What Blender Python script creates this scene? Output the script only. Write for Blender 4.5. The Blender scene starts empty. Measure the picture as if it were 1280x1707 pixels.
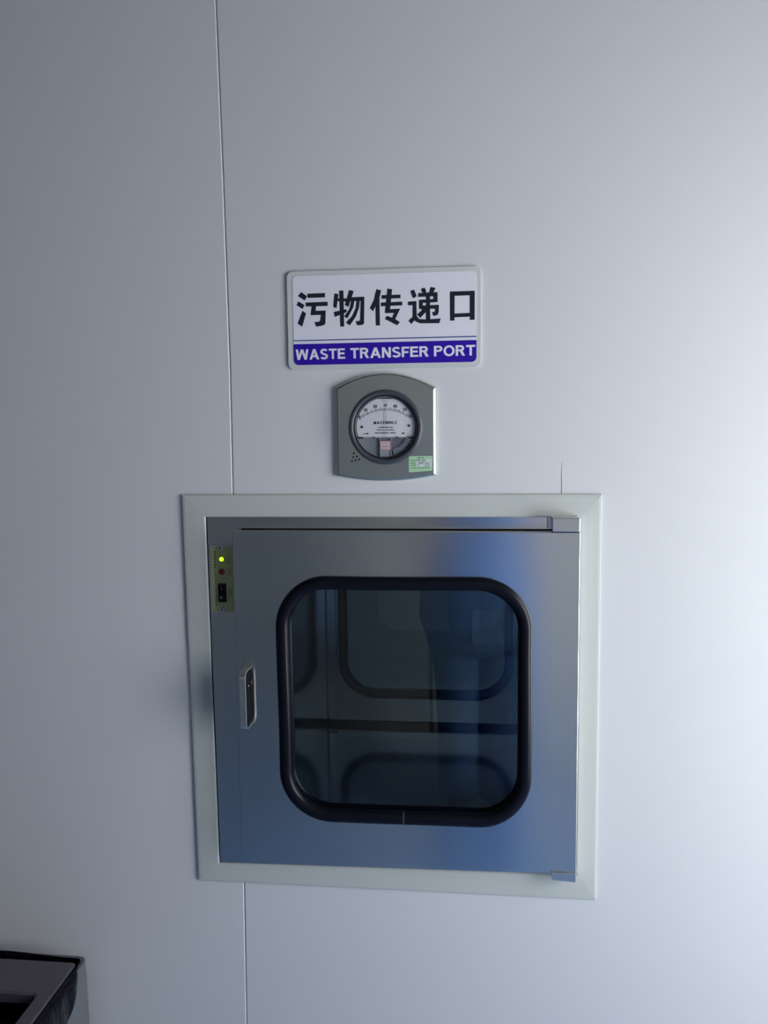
import bpy, bmesh, math, random
from math import sin, cos, pi, radians
from mathutils import Vector, Matrix
from mathutils.geometry import tessellate_polygon
random.seed(7)
SC = bpy.context.scene
COL = SC.collection

# ---------------------------------------------------------------- camera
cam_d = bpy.data.cameras.new('camera')
cam = bpy.data.objects.new('camera', cam_d); COL.objects.link(cam)
CR = Vector((0.99371, 0.11138, -0.01149)); CU = Vector((-0.00072, 0.10898, 0.99404)); CF = Vector((-0.11197, 0.98778, -0.10837))
CAM_POS = Vector((0.5072, -1.4324, 1.5080))
cam.matrix_world = Matrix(((CR.x, CU.x, -CF.x, CAM_POS.x), (CR.y, CU.y, -CF.y, CAM_POS.y), (CR.z, CU.z, -CF.z, CAM_POS.z), (0, 0, 0, 1)))
cam_d.sensor_fit = 'HORIZONTAL'; cam_d.sensor_width = 36; cam_d.lens = 1450 / 1280 * 36
cam_d.clip_start = 0.01
SC.camera = cam

# ---------------------------------------------------------------- world, light, exposure
world = bpy.data.worlds.new('world'); SC.world = world; world.use_nodes = True
world.node_tree.nodes['Background'].inputs[0].default_value = (0.35, 0.47, 0.60, 1)
world.node_tree.nodes['Background'].inputs[1].default_value = 0.06
WINDOW_STRENGTH = 9.6
WINDOW_COLOR = (0.965, 0.985, 1.0, 1)
XR = 1.80                      # plane of the right-hand wall
WIN_Y0, WIN_Y1, WIN_Z0, WIN_Z1 = -1.30, -0.30, 0.45, 1.95
SC.view_settings.view_transform = 'Standard'; SC.view_settings.look = 'None'
SC.view_settings.gamma = 1; SC.view_settings.use_curve_mapping = False
SC.view_settings.exposure = 0.0

# ---------------------------------------------------------------- helpers
def obj(name, bm, mat, parent=None, smooth=False, bevel=0, seg=2):
    me = bpy.data.meshes.new(name)
    bmesh.ops.recalc_face_normals(bm, faces=bm.faces)
    bm.to_mesh(me); bm.free()
    if mat: me.materials.append(mat)
    o = bpy.data.objects.new(name, me); COL.objects.link(o)
    if smooth: me.shade_smooth()
    if bevel:
        m = o.modifiers.new('bevel', 'BEVEL'); m.width = bevel; m.segments = seg; m.limit_method = 'ANGLE'; m.angle_limit = radians(35)
        m.harden_normals = False
    if parent: o.parent = parent
    return o

def thing(name, label, cat, loc=(0, 0, 0)):
    o = bpy.data.objects.new(name, None); COL.objects.link(o); o.empty_display_size = 0.05
    o.location = loc
    if label: o['label'] = label
    if cat: o['category'] = cat
    return o

def box(bm, x0, x1, y0, y1, z0, z1):
    vs = [bm.verts.new(p) for p in [(x0, y0, z0), (x1, y0, z0), (x1, y1, z0), (x0, y1, z0), (x0, y0, z1), (x1, y0, z1), (x1, y1, z1), (x0, y1, z1)]]
    for f in [(0, 1, 2, 3), (4, 5, 6, 7), (0, 1, 5, 4), (1, 2, 6, 5), (2, 3, 7, 6), (3, 0, 4, 7)]:
        bm.faces.new([vs[i] for i in f])
    return bm

def nb(): return bmesh.new()

def bx(*a): return box(nb(), *a)

def prism(bm, pts, yf, yb):
    """polygon (x, z) extruded from y=yf (front) to y=yb"""
    a = [bm.verts.new((x, yf, z)) for x, z in pts]; b = [bm.verts.new((x, yb, z)) for x, z in pts]
    n = len(pts)
    if n > 8:
        for tri in tessellate_polygon([[Vector((x, z, 0)) for x, z in pts]]):
            if len(set(tri)) == 3: bm.faces.new([a[i] for i in tri]); bm.faces.new([b[i] for i in tri[::-1]])
    else:
        bm.faces.new(a); bm.faces.new(b[::-1])
    for i in range(n): bm.faces.new((a[i], a[(i + 1) % n], b[(i + 1) % n], b[i]))
    return bm

def loft(bm, rings, close=False, cap0=False, cap1=False, ringclosed=True):
    vr = [[bm.verts.new(p) for p in r] for r in rings]
    m = len(vr[0]); n = len(vr)
    for i in range(n if close else n - 1):
        A, B = vr[i], vr[(i + 1) % n]
        for j in range(m if ringclosed else m - 1):
            bm.faces.new((A[j], A[(j + 1) % m], B[(j + 1) % m], B[j]))
    if cap0: bm.faces.new(vr[0][::-1])
    if cap1: bm.faces.new(vr[-1])
    return bm

def rrect(x0, x1, z0, z1, r, n=10):
    pts = []
    for cx, cz, a0 in ((x1 - r, z1 - r, 0), (x0 + r, z1 - r, 90), (x0 + r, z0 + r, 180), (x1 - r, z0 + r, 270)):
        for i in range(n + 1):
            a = radians(a0 + 90 * i / n); pts.append((cx + r * cos(a), cz + r * sin(a)))
    return pts

def disc(bm, cx, cz, r, yf, yb, n=24):
    return prism(bm, [(cx + r * cos(2 * pi * i / n), cz + r * sin(2 * pi * i / n)) for i in range(n)], yf, yb)

def lathe_y(bm, cx, cz, prof, n=64, closed=False):
    """prof: list of (radius, y) revolved about the y direction through (cx, cz)"""
    rings = [[(cx + r * cos(2 * pi * i / n), y, cz + r * sin(2 * pi * i / n)) for i in range(n)] for r, y in prof]
    return loft(bm, rings, close=closed)

def plate_with_hole(bm, outer, hole, yf, yb):
    """outer and hole: same-length loops of (x, z) paired by index"""
    rings = [[(x, yf, z) for x, z in hole], [(x, yf, z) for x, z in outer], [(x, yb, z) for x, z in outer], [(x, yb, z) for x, z in hole]]
    vr = [[bm.verts.new(p) for p in r] for r in rings]; m = len(vr[0])
    for i in range(4):
        A, B = vr[i], vr[(i + 1) % 4]
        for j in range(m): bm.faces.new((A[j], A[(j + 1) % m], B[(j + 1) % m], B[j]))
    return bm

def rect_matched(x0, x1, z0, z1, hole):
    """rectangle loop whose points pair with the rounded-rect loop hole (same count)"""
    n = len(hole) // 4; out = []
    cs = [(x1, z1), (x0, z1), (x0, z0), (x1, z0)]
    for k in range(4):
        cx, cz = cs[k]
        for i in range(n):
            hx, hz = hole[k * n + i]; h = n // 2
            if i == h: out.append((cx, cz)); continue
            first = i < h
            if k in (0, 2): out.append((cx, hz) if first else (hx, cz))
            else: out.append((hx, cz) if first else (cx, hz))
    return out

def text_mesh(name, s, mat, parent, x0, x1, z0, z1, y, thick=0.0002, bold=0.0, keep=False, rot=0, spacing=1.0):
    """flat lettering filling the box x0..x1, z0..z1 on a wall facing -y"""
    c = bpy.data.curves.new(name, 'FONT'); c.body = s; c.size = 1; c.offset = bold; c.resolution_u = 3; c.space_character = spacing
    t = bpy.data.objects.new(name, c); COL.objects.link(t)
    dg = bpy.context.evaluated_depsgraph_get()
    me = bpy.data.meshes.new_from_object(t.evaluated_get(dg))
    bpy.data.objects.remove(t); bpy.data.curves.remove(c)
    me.materials.clear()
    if rot:
        for v in me.vertices:
            a, b = v.co.x, v.co.y
            v.co.x, v.co.y = (-b, a) if rot > 0 else (b, -a)
    xs = [v.co.x for v in me.vertices]; ys = [v.co.y for v in me.vertices]
    ax, bx_, ay, by = min(xs), max(xs), min(ys), max(ys)
    sx = (x1 - x0) / (bx_ - ax); sz = (z1 - z0) / (by - ay)
    if keep: sx = sz = min(sx, sz)
    cx, cz = (x0 + x1) / 2, (z0 + z1) / 2
    for v in me.vertices:
        v.co = ((v.co.x - (ax + bx_) / 2) * sx + cx, y, (v.co.y - (ay + by) / 2) * sz + cz)
    me.materials.append(mat)
    o = bpy.data.objects.new(name, me); COL.objects.link(o); o.parent = parent
    return o

# drawn sans-serif capitals and figures: each is a list of polygons in a box of height 1
def _par(x0, z0, x1, z1, w): return [(x0, z0), (x0 + w, z0), (x1 + w, z1), (x1, z1)]
def _box(x0, x1, z0, z1): return [(x0, z0), (x1, z0), (x1, z1), (x0, z1)]
def _arc(cx, cz, rx, rz, a0, a1, t, n=14):
    out = [(cx + rx * cos(radians(a0 + (a1 - a0) * i / n)), cz + rz * sin(radians(a0 + (a1 - a0) * i / n))) for i in range(n + 1)]
    inn = [(cx + (rx - t) * cos(radians(a0 + (a1 - a0) * i / n)), cz + (rz - t * .92) * sin(radians(a0 + (a1 - a0) * i / n))) for i in range(n + 1)]
    return [[out[i], out[i + 1], inn[i + 1], inn[i]] for i in range(n)]
def letter(c, t):
    u = 1.12 * t
    if c == 'W': return 1.30, [_par(0.30 - u / 2, 0, 0, 1, u), _par(0.30 - u / 2, 0, 0.65 - u / 2, 1, u), _par(1.00 - u / 2, 0, 0.65 - u / 2, 1, u), _par(1.00 - u / 2, 0, 1.30 - u, 1, u)]
    if c == 'A': return 0.98, [_par(0, 0, 0.49 - u / 2, 1, u), _par(0.98 - u, 0, 0.49 - u / 2, 1, u), _box(0.24, 0.74, 0.22, 0.22 + t * .85)]
    if c == 'T': return 0.80, [_box(0, 0.80, 1 - t * .9, 1), _box(0.40 - t / 2, 0.40 + t / 2, 0, 1)]
    if c == 'E': return 0.74, [_box(0, t, 0, 1), _box(0, 0.74, 0, t * .88), _box(0, 0.71, 1 - t * .88, 1), _box(0, 0.68, 0.5 - t * .36, 0.5 + t * .5)]
    if c == 'F': return 0.68, [_box(0, t, 0, 1), _box(0, 0.68, 1 - t * .88, 1), _box(0, 0.60, 0.46 - t * .36, 0.46 + t * .5)]
    if c == 'L': return 0.66, [_box(0, t, 0, 1), _box(0, 0.66, 0, t * .88)]
    if c == 'I': return t, [_box(0, t, 0, 1)]
    if c == 'H': return 0.82, [_box(0, t, 0, 1), _box(0.82 - t, 0.82, 0, 1), _box(0, 0.82, 0.44, 0.44 + t)]
    if c == 'N': return 0.82, [_box(0, t, 0, 1), _box(0.82 - t, 0.82, 0, 1), _par(0.82 - u * 1.05, 0, 0, 1, u * 1.05)]
    if c == 'M': return 0.98, [_box(0, t, 0, 1), _box(0.98 - t, 0.98, 0, 1), _par(0.49 - u / 2, 0, 0, 1, u), _par(0.49 - u / 2, 0, 0.98 - u, 1, u)]
    if c == 'O': return 1.00, _arc(0.5, 0.5, 0.5, 0.52, 0, 360, t, 32)
    if c == 'C': return 0.92, _arc(0.5, 0.5, 0.5, 0.52, 42, 318, t, 26)
    if c in 'PR':
        p = [_box(0, t, 0, 1), _box(0, 0.46, 1 - t * .88, 1), _box(0, 0.46, 0.43, 0.43 + t * .85)] + _arc(0.46, 0.715, 0.30, 0.285, -90, 90, t)
        if c == 'P': return 0.76, p
        return 0.84, p + [_par(0.84 - u * 1.1, 0, 0.34, 0.47, u * 1.1)]
    if c == 'S': return 0.80, _arc(0.40, 0.725, 0.375, 0.295, 22, 268, t, 16) + _arc(0.40, 0.275, 0.40, 0.295, 92, -158, t, 16)
    if c == '0': return 0.60, _arc(0.30, 0.5, 0.30, 0.5, 0, 360, t, 28)
    if c == '1': return 0.32, [_box(0.32 - t, 0.32, 0, 1), _par(0, 0.72 , 0.32 - t, 0.86, t * .9)]
    if c == '2': return 0.58, _arc(0.29, 0.70, 0.29, 0.30, 165, -30, t) + [_par(0, 0, 0.42, 0.60, t * 1.25), _box(0, 0.58, 0, t * .9)]
    if c == '3': return 0.58, _arc(0.28, 0.735, 0.27, 0.265, 160, -90, t) + _arc(0.29, 0.275, 0.29, 0.275, 90, -160, t)
    if c == '4': return 0.62, [_box(0.36, 0.36 + t, 0, 1), _box(0, 0.62, 0.22, 0.22 + t * .85), _par(0, 0.26, 0.34, 1, t * 1.1)]
    if c == '5': return 0.58, _arc(0.28, 0.32, 0.30, 0.32, 130, -155, t) + [_box(0.08, 0.54, 1 - t * .9, 1), _box(0.08, 0.08 + t, 0.46, 1)]
    if c == '6': return 0.60, _arc(0.30, 0.32, 0.30, 0.32, 0, 360, t, 24) + _arc(0.42, 0.45, 0.42, 0.55, 85, 180, t)
    return 0.4, []
def drawn(name, s, m, parent, x0, x1, z0, z1, y, t=0.2, gap=0.17, slope=0.0):
    polys = []; x = 0
    for c in s:
        w, ps = letter(c, t); polys += [[(a + x, b) for a, b in p] for p in ps]; x += w + gap
    W = x - gap; bm = nb(); sx = (x1 - x0) / W; sz = z1 - z0
    for i, p in enumerate(polys): prism(bm, [(x0 + a * sx, z0 + b * sz + slope * a * sx) for a, b in p], y - 0.000003 * (i % 7), y + 0.0003)
    return obj(name, bm, m, parent)

# ---------------------------------------------------------------- materials
def mat(name, color, rough=0.5, metal=0.0, spec=0.5, bump=None, aniso=0, noise=None, coat=0, emit=None):
    m = bpy.data.materials.new(name); m.use_nodes = True
    nt = m.node_tree; p = nt.nodes['Principled BSDF']
    p.inputs['Base Color'].default_value = (*color, 1); p.inputs['Roughness'].default_value = rough
    p.inputs['Metallic'].default_value = metal; p.inputs['Specular IOR Level'].default_value = spec
    p.inputs['Coat Weight'].default_value = coat; p.inputs['Coat Roughness'].default_value = 0.06
    tc = nt.nodes.new('ShaderNodeTexCoord')
    if aniso:
        p.inputs['Anisotropic'].default_value = aniso
        tg = nt.nodes.new('ShaderNodeTangent'); tg.direction_type = 'RADIAL'; tg.axis = 'Z'
        nt.links.new(tg.outputs[0], p.inputs['Tangent'])
        p.inputs['Anisotropic Rotation'].default_value = 0.25
    if bump:
        scale, strength, dist, sc3 = bump
        mp = nt.nodes.new('ShaderNodeMapping'); mp.inputs['Scale'].default_value = sc3
        n = nt.nodes.new('ShaderNodeTexNoise'); n.inputs['Scale'].default_value = scale; n.inputs['Detail'].default_value = 3
        b = nt.nodes.new('ShaderNodeBump'); b.inputs['Strength'].default_value = strength; b.inputs['Distance'].default_value = dist
        nt.links.new(tc.outputs['Object'], mp.inputs[0]); nt.links.new(mp.outputs[0], n.inputs['Vector'])
        nt.links.new(n.outputs['Fac'], b.inputs['Height']); nt.links.new(b.outputs[0], p.inputs['Normal'])
    if noise:
        scale, amt, sc3 = noise            # base colour and roughness wander slightly: smudges and handling marks
        mp = nt.nodes.new('ShaderNodeMapping'); mp.inputs['Scale'].default_value = sc3
        n = nt.nodes.new('ShaderNodeTexNoise'); n.inputs['Scale'].default_value = scale; n.inputs['Detail'].default_value = 5
        r = nt.nodes.new('ShaderNodeMapRange'); r.inputs['To Min'].default_value = 1 - amt; r.inputs['To Max'].default_value = 1 + amt
        v = nt.nodes.new('ShaderNodeVectorMath'); v.operation = 'SCALE'; v.inputs[0].default_value = color
        r2 = nt.nodes.new('ShaderNodeMapRange'); r2.inputs['To Min'].default_value = rough * (1 - 1.5 * amt); r2.inputs['To Max'].default_value = rough * (1 + 1.5 * amt)
        nt.links.new(tc.outputs['Object'], mp.inputs[0]); nt.links.new(mp.outputs[0], n.inputs['Vector'])
        nt.links.new(n.outputs['Fac'], r.inputs['Value']); nt.links.new(n.outputs['Fac'], r2.inputs['Value'])
        nt.links.new(r.outputs[0], v.inputs['Scale']); nt.links.new(v.outputs[0], p.inputs['Base Color'])
        nt.links.new(r2.outputs[0], p.inputs['Roughness'])
    if emit:
        p.inputs['Emission Color'].default_value = (*emit[0], 1); p.inputs['Emission Strength'].default_value = emit[1]
    return m

def glass_mat(name, tint, f0=0.08, rough=0.0):
    """thin pane: tinted see-through plus a mirror layer that grows towards grazing angles"""
    m = bpy.data.materials.new(name); m.use_nodes = True; nt = m.node_tree
    for n in list(nt.nodes): nt.nodes.remove(n)
    out = nt.nodes.new('ShaderNodeOutputMaterial'); mix = nt.nodes.new('ShaderNodeMixShader')
    tr = nt.nodes.new('ShaderNodeBsdfTransparent'); tr.inputs[0].default_value = (*tint, 1)
    gl = nt.nodes.new('ShaderNodeBsdfGlossy'); gl.inputs['Roughness'].default_value = rough
    ge = nt.nodes.new('ShaderNodeNewGeometry'); dt = nt.nodes.new('ShaderNodeVectorMath'); dt.operation = 'DOT_PRODUCT'
    nt.links.new(ge.outputs['Normal'], dt.inputs[0]); nt.links.new(ge.outputs['Incoming'], dt.inputs[1])
    def mth(op, a, b_):
        n = nt.nodes.new('ShaderNodeMath'); n.operation = op
        for k, v in ((0, a), (1, b_)):
            if v is None: continue
            if isinstance(v, float): n.inputs[k].default_value = v
            else: nt.links.new(v, n.inputs[k])
        return n.outputs[0]
    c = mth('ABSOLUTE', dt.outputs['Value'], None)          # reflectance rises towards grazing angles, the same from both sides
    fr = mth('ADD', mth('MULTIPLY', mth('POWER', mth('SUBTRACT', 1.0, c), 5.0), 1.0 - f0), f0)
    nt.links.new(fr, mix.inputs[0])
    nt.links.new(tr.outputs[0], mix.inputs[1]); nt.links.new(gl.outputs[0], mix.inputs[2]); nt.links.new(mix.outputs[0], out.inputs[0])
    return m

M = {}
M['wall'] = mat('painted_panel', (0.655, 0.675, 0.70), 0.38, bump=(350, 0.06, 0.001, (1, 1, 1)), noise=(3, 0.015, (1, 1, 1)))
M['trim'] = mat('painted_trim', (0.53, 0.565, 0.545), 0.35)
M['ceiling'] = mat('ceiling_board', (0.11, 0.11, 0.12), 0.7)
M['dim_wall'] = mat('grey_wall', (0.80, 0.80, 0.77), 0.6)
M['door_grey'] = mat('door_grey', (0.50, 0.52, 0.49), 0.5)
M['side_wall'] = mat('side_wall', (0.10, 0.10, 0.12), 0.6)
M['floor'] = mat('blue_vinyl', (0.16, 0.28, 0.54), 0.35, noise=(4, 0.08, (1, 1, 1)))
M['steel'] = mat('brushed_steel', (0.68, 0.70, 0.69), 0.20, metal=1, aniso=1.0, bump=(60, 0.04, 0.0006, (0.5, 1, 40)), noise=(7, 0.06, (1, 1, 1)))
M['steel_in'] = mat('inner_steel', (0.55, 0.57, 0.58), 0.30, metal=1, noise=(6, 0.08, (1, 1, 1)))
M['mirror_in'] = mat('smooth_inner_steel', (0.52, 0.54, 0.55), 0.13, metal=1, noise=(6, 0.1, (1, 1, 1)))
M['steel_plate'] = mat('gauge_plate_steel', (0.68, 0.72, 0.66), 0.32, metal=1, aniso=0.6, bump=(60, 0.03, 0.0005, (40, 1, 0.5)))
M['chrome'] = mat('bright_steel', (0.75, 0.76, 0.78), 0.16, metal=1)
M['satin'] = mat('satin_steel', (0.68, 0.68, 0.66), 0.34, metal=1)
M['rubber'] = mat('black_rubber', (0.004, 0.005, 0.010), 0.30, spec=0.20)
M['black'] = mat('black_plastic', (0.010, 0.011, 0.016), 0.45)
M['seal_shade'] = mat('dark_seal_and_shade', (0.006, 0.006, 0.009), 0.8, spec=0.06)  # black rubber tone, also used for pieces that stand in for shade
M['glass'] = glass_mat('tinted_glass', (0.62, 0.72, 0.78), 0.08)
M['lens'] = glass_mat('clear_lens', (0.93, 0.94, 0.95), 0.06, 0.02)
M['acrylic'] = mat('frosted_acrylic', (0.60, 0.635, 0.63), 0.18, coat=0.4)
M['sign_white'] = mat('sign_white', (0.78, 0.79, 0.88), 0.15, coat=0.3)
M['sign_blue'] = mat('sign_blue', (0.028, 0.006, 0.36), 0.3, spec=0.3)
M['ink'] = mat('dark_ink', (0.008, 0.010, 0.022), 0.35)
M['ink_line'] = mat('line_ink', (0.03, 0.03, 0.25), 0.35)
M['bezel'] = mat('bezel_grey', (0.055, 0.060, 0.080), 0.35)
M['dial'] = mat('dial_white', (0.80, 0.81, 0.86), 0.35)
M['dial_back'] = mat('gauge_inside', (0.20, 0.215, 0.25), 0.4)
M['red'] = mat('red_paint', (0.45, 0.04, 0.05), 0.4)
M['pink'] = mat('red_print', (0.55, 0.12, 0.15), 0.5)
M['button'] = mat('red_button', (0.20, 0.012, 0.012), 0.35)
M['label_white'] = mat('label_white', (0.75, 0.72, 0.76), 0.5)
M['sticker'] = mat('green_sticker', (0.42, 0.66, 0.42), 0.4)
M['sticker_mid'] = mat('sticker_white', (0.62, 0.72, 0.68), 0.4)
M['alu'] = mat('bare_aluminium', (0.55, 0.56, 0.60), 0.35, metal=0.8)
M['yellow'] = mat('olive_print', (0.40, 0.42, 0.19), 0.35)
M['led'] = mat('led_green', (0.5, 0.9, 0.05), 0.3, emit=((0.55, 1.0, 0.03), 1.4))
M['bin'] = mat('grey_bin_plastic', (0.11, 0.12, 0.135), 0.45)
M['bin_lid'] = mat('dark_lid_plastic', (0.085, 0.077, 0.100), 0.42)
M['liner'] = mat('black_liner', (0.002, 0.002, 0.005), 0.10, spec=0.14, bump=(45, 0.45, 0.010, (1, 1, 0.6)))
M['scrub'] = mat('blue_scrubs', (0.10, 0.22, 0.52), 0.85)
M['pocket'] = mat('pocket_blue', (0.16, 0.30, 0.62), 0.85)
M['skin'] = mat('skin', (0.55, 0.36, 0.27), 0.55)
M['hair'] = mat('dark_hair', (0.015, 0.012, 0.012), 0.5)
M['shoe'] = mat('dark_shoe', (0.04, 0.04, 0.05), 0.5)
M['daylight'] = mat('daylight_pane', (0.8, 0.8, 0.8), 0.5, emit=(WINDOW_COLOR[:3], WINDOW_STRENGTH))

GLYPHS = [[(0.2133,1.7127),(0.2228,1.706),(0.219,1.6992),(0.208,1.7064)],[(0.2084,1.6979),(0.2185,1.6918),(0.2151,1.6856),(0.2052,1.6919)],[(0.2151,1.6826),(0.2207,1.6785),(0.2138,1.6572),(0.2064,1.6625)],[(0.2235,1.7098),(0.253,1.7102),(0.2526,1.7033),(0.2238,1.7031)],[(0.2202,1.6956),(0.2566,1.6962),(0.257,1.6895),(0.221,1.6894)],[(0.2304,1.6901),(0.2377,1.6902),(0.2368,1.6821),(0.2534,1.6821),(0.2525,1.6622),(0.2508,1.6593),(0.2456,1.6577),(0.2371,1.6567),(0.2347,1.6644),(0.2421,1.6644),(0.2442,1.6659),(0.2456,1.6754),(0.2284,1.6753)],[(0.2683,1.7091),(0.275,1.7078),(0.2714,1.6856),(0.266,1.6875)],[(0.2734,1.7009),(0.288,1.7008),(0.2874,1.6954),(0.2734,1.6969)],[(0.2763,1.7135),(0.2832,1.7133),(0.2834,1.6557),(0.2772,1.6558)],[(0.2667,1.6793),(0.2872,1.6835),(0.2884,1.6792),(0.2685,1.6715)],[(0.2925,1.7138),(0.3001,1.7121),(0.2909,1.6869),(0.2852,1.6901)],[(0.2944,1.7022),(0.3173,1.7025),(0.3163,1.6601),(0.314,1.6579),(0.3074,1.6571),(0.3045,1.6581),(0.3027,1.6642),(0.3069,1.6638),(0.3099,1.6652),(0.3113,1.6959),(0.2931,1.6961)],[(0.2961,1.6977),(0.3014,1.6976),(0.2989,1.6861),(0.289,1.6689),(0.2837,1.6716),(0.2929,1.6839)],[(0.3047,1.6975),(0.3098,1.6974),(0.3084,1.6858),(0.3034,1.6721),(0.293,1.6574),(0.2865,1.6618),(0.2969,1.6722),(0.303,1.6848)],[(0.3373,1.7142),(0.345,1.712),(0.3425,1.7023),(0.3315,1.6792),(0.3262,1.684),(0.3329,1.6968)],[(0.3355,1.6909),(0.342,1.7034),(0.3422,1.6561),(0.3357,1.6562)],[(0.3455,1.7043),(0.3761,1.7044),(0.3763,1.6986),(0.3455,1.6983)],[(0.3441,1.6926),(0.3788,1.6932),(0.379,1.6873),(0.3444,1.6866)],[(0.3551,1.7145),(0.3627,1.7132),(0.3592,1.6818),(0.3754,1.6819),(0.3673,1.6658),(0.3749,1.6608),(0.3703,1.6558),(0.3505,1.6665),(0.3542,1.6715),(0.3622,1.6679),(0.3656,1.6754),(0.3506,1.6757)],[(0.3921,1.7095),(0.3984,1.7117),(0.4024,1.7011),(0.3966,1.698)],[(0.3883,1.693),(0.4019,1.6933),(0.4022,1.6697),(0.4063,1.6649),(0.4172,1.664),(0.4408,1.665),(0.4387,1.6576),(0.4074,1.6581),(0.4014,1.6608),(0.3984,1.6627),(0.3931,1.6572),(0.389,1.6629),(0.3956,1.6687),(0.3958,1.6871),(0.3885,1.687)],[(0.409,1.7122),(0.4151,1.7144),(0.4181,1.709),(0.4168,1.7055),(0.4114,1.7068)],[(0.425,1.7152),(0.4329,1.7135),(0.4289,1.7058),(0.4223,1.7059)],[(0.405,1.706),(0.436,1.7067),(0.436,1.7005),(0.4049,1.6999)],[(0.4293,1.7063),(0.436,1.7066),(0.4359,1.691),(0.4292,1.6912)],[(0.4062,1.6954),(0.436,1.696),(0.4359,1.691),(0.4062,1.6901)],[(0.4062,1.6951),(0.4125,1.695),(0.4118,1.6808),(0.4061,1.6809)],[(0.4062,1.6862),(0.4378,1.6866),(0.438,1.6807),(0.4061,1.6807)],[(0.4318,1.6862),(0.4381,1.6865),(0.4378,1.6754),(0.436,1.6707),(0.4293,1.6691),(0.4269,1.6756),(0.4308,1.6753),(0.4318,1.6773)],[(0.4177,1.7066),(0.4237,1.7065),(0.424,1.6638),(0.4172,1.664)],[(0.4112,1.682),(0.4191,1.6824),(0.4172,1.6759),(0.4081,1.6668),(0.4027,1.6721),(0.41,1.6778)],[(0.456,1.707),(0.4634,1.7068),(0.463,1.6611),(0.456,1.6613)],[(0.4877,1.7073),(0.4954,1.7071),(0.4952,1.6616),(0.4876,1.6618)],[(0.456,1.707),(0.4954,1.7071),(0.4954,1.7004),(0.4559,1.7)],[(0.463,1.6722),(0.4878,1.6727),(0.4877,1.6668),(0.463,1.6662)]]

# ================================================================ THE ROOM
def struct(name, loc=(0, 0, 0)):
    o = bpy.data.objects.new(name, None); COL.objects.link(o); o['kind'] = 'structure'; o.location = loc; return o
def smesh(name, bm, m, **k):
    o = obj(name, bm, m, **k); o['kind'] = 'structure'; return o

CEIL, XL, YF = 2.70, -1.60, -2.60
# photographed wall: painted sandwich panels with an open joint, cut out round the pass box
SEAM = [(0.0, 0.0800), (0.42, 0.0828), (0.68, 0.0862), (1.38, 0.0872), (1.60, 0.0890), (1.90, 0.0870), (2.17, 0.0838), (CEIL, 0.0810)]
HX0, HX1, HZ0, HZ1 = 0.034, 0.672, 0.716, 1.350
def seam_x(z):
    for (z0, x0), (z1, x1) in zip(SEAM, SEAM[1:]):
        if z0 <= z <= z1: return x0 + (x1 - x0) * (z - z0) / (z1 - z0)
def panel(side):
    s = -1 if side == 'l' else 1
    def loop(g):
        up = [(seam_x(z) + s * g, z) for z in (0, 0.42, 0.68, HZ0)]; hi = [(seam_x(z) + s * g, z) for z in (HZ1, 1.38, 1.60, 1.90, 2.17, CEIL)]
        if side == 'l': return [(XL, 0)] + up + [(HX0, HZ0), (HX0, HZ1)] + hi + [(XL, CEIL)]
        return [(1.235, 0)] + up + [(HX1, HZ0), (HX1, HZ1)] + hi + [(1.235, CEIL)]
    f, e = loop(0.0021), loop(0.0008)
    bm = nb(); return loft(bm, [[(x, 0, z) for x, z in f], [(x, 0.0016, z) for x, z in e], [(x, 0.05, z) for x, z in e]], cap0=True, cap1=True)
wall = struct('wall_back')
obj('wall_panel', panel('l'), M['wall'], wall)
obj('wall_panel', panel('r'), M['wall'], wall)
obj('wall_panel', bx(1.238, XR + 0.06, 0, 0.05, 0, CEIL), M['wall'], wall, bevel=0.0015)
jb = nb()
loft(jb, [[(seam_x(z) - 0.0012, 0.0018, z), (seam_x(z) + 0.0012, 0.0018, z), (seam_x(z) + 0.0012, 0.03, z), (seam_x(z) - 0.0012, 0.03, z)] for z in (0, 0.42, 0.68, HZ0)], cap0=True, cap1=True)
loft(jb, [[(seam_x(z) - 0.0012, 0.0018, z), (seam_x(z) + 0.0012, 0.0018, z), (seam_x(z) + 0.0012, 0.03, z), (seam_x(z) - 0.0012, 0.03, z)] for z in (HZ1, 1.60, 1.90, 2.17, CEIL)], cap0=True, cap1=True)
obj('joint_sealant', jb, M['wall'], wall)
hb = nb()
for i in range(6):
    z0, z1 = 1.3800 + i * 0.0088, 1.3800 + (i + 1) * 0.0088
    x0, x1 = 0.6354 + 0.0003 * sin(i * 1.3), 0.6354 + 0.0003 * sin((i + 1) * 1.3)
    w0, w1 = 0.0006 - 0.00007 * i, 0.0006 - 0.00007 * (i + 1)
    vs = [hb.verts.new(p) for p in ((x0 - w0, -0.0002, z0), (x0 + w0, -0.0002, z0), (x1 + w1, -0.0002, z1), (x1 - w1, -0.0002, z1))]
    hb.faces.new(vs)
obj('hairline_crack', hb, mat('crack_grey', (0.16, 0.17, 0.18), 0.8), wall)
smesh('wall_left', bx(XL - 0.05, XL, YF, 0, 0, CEIL), M['side_wall'])
smesh('wall_front', bx(XL - 0.05, XR + 0.06, YF - 0.05, YF, 0, CEIL), M['dim_wall'])
smesh('floor', bx(XL - 0.05, XR + 0.06, YF - 0.05, 2.4, -0.05, 0), M['floor'])
smesh('ceiling', bx(XL - 0.05, XR + 0.06, YF - 0.05, 0.05, CEIL, CEIL + 0.05), M['ceiling'])
wr = nb()
box(wr, XR, XR + 0.05, YF, 0, 0, WIN_Z0); box(wr, XR, XR + 0.05, YF, 0, WIN_Z1, CEIL)
box(wr, XR, XR + 0.05, YF, WIN_Y0, WIN_Z0, WIN_Z1); box(wr, XR, XR + 0.05, WIN_Y1, 0, WIN_Z0, WIN_Z1)
smesh('wall_right', wr, M['dim_wall'])
dor = struct('added_door')  # unseen door, added so the steel reflects darker on the left
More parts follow.
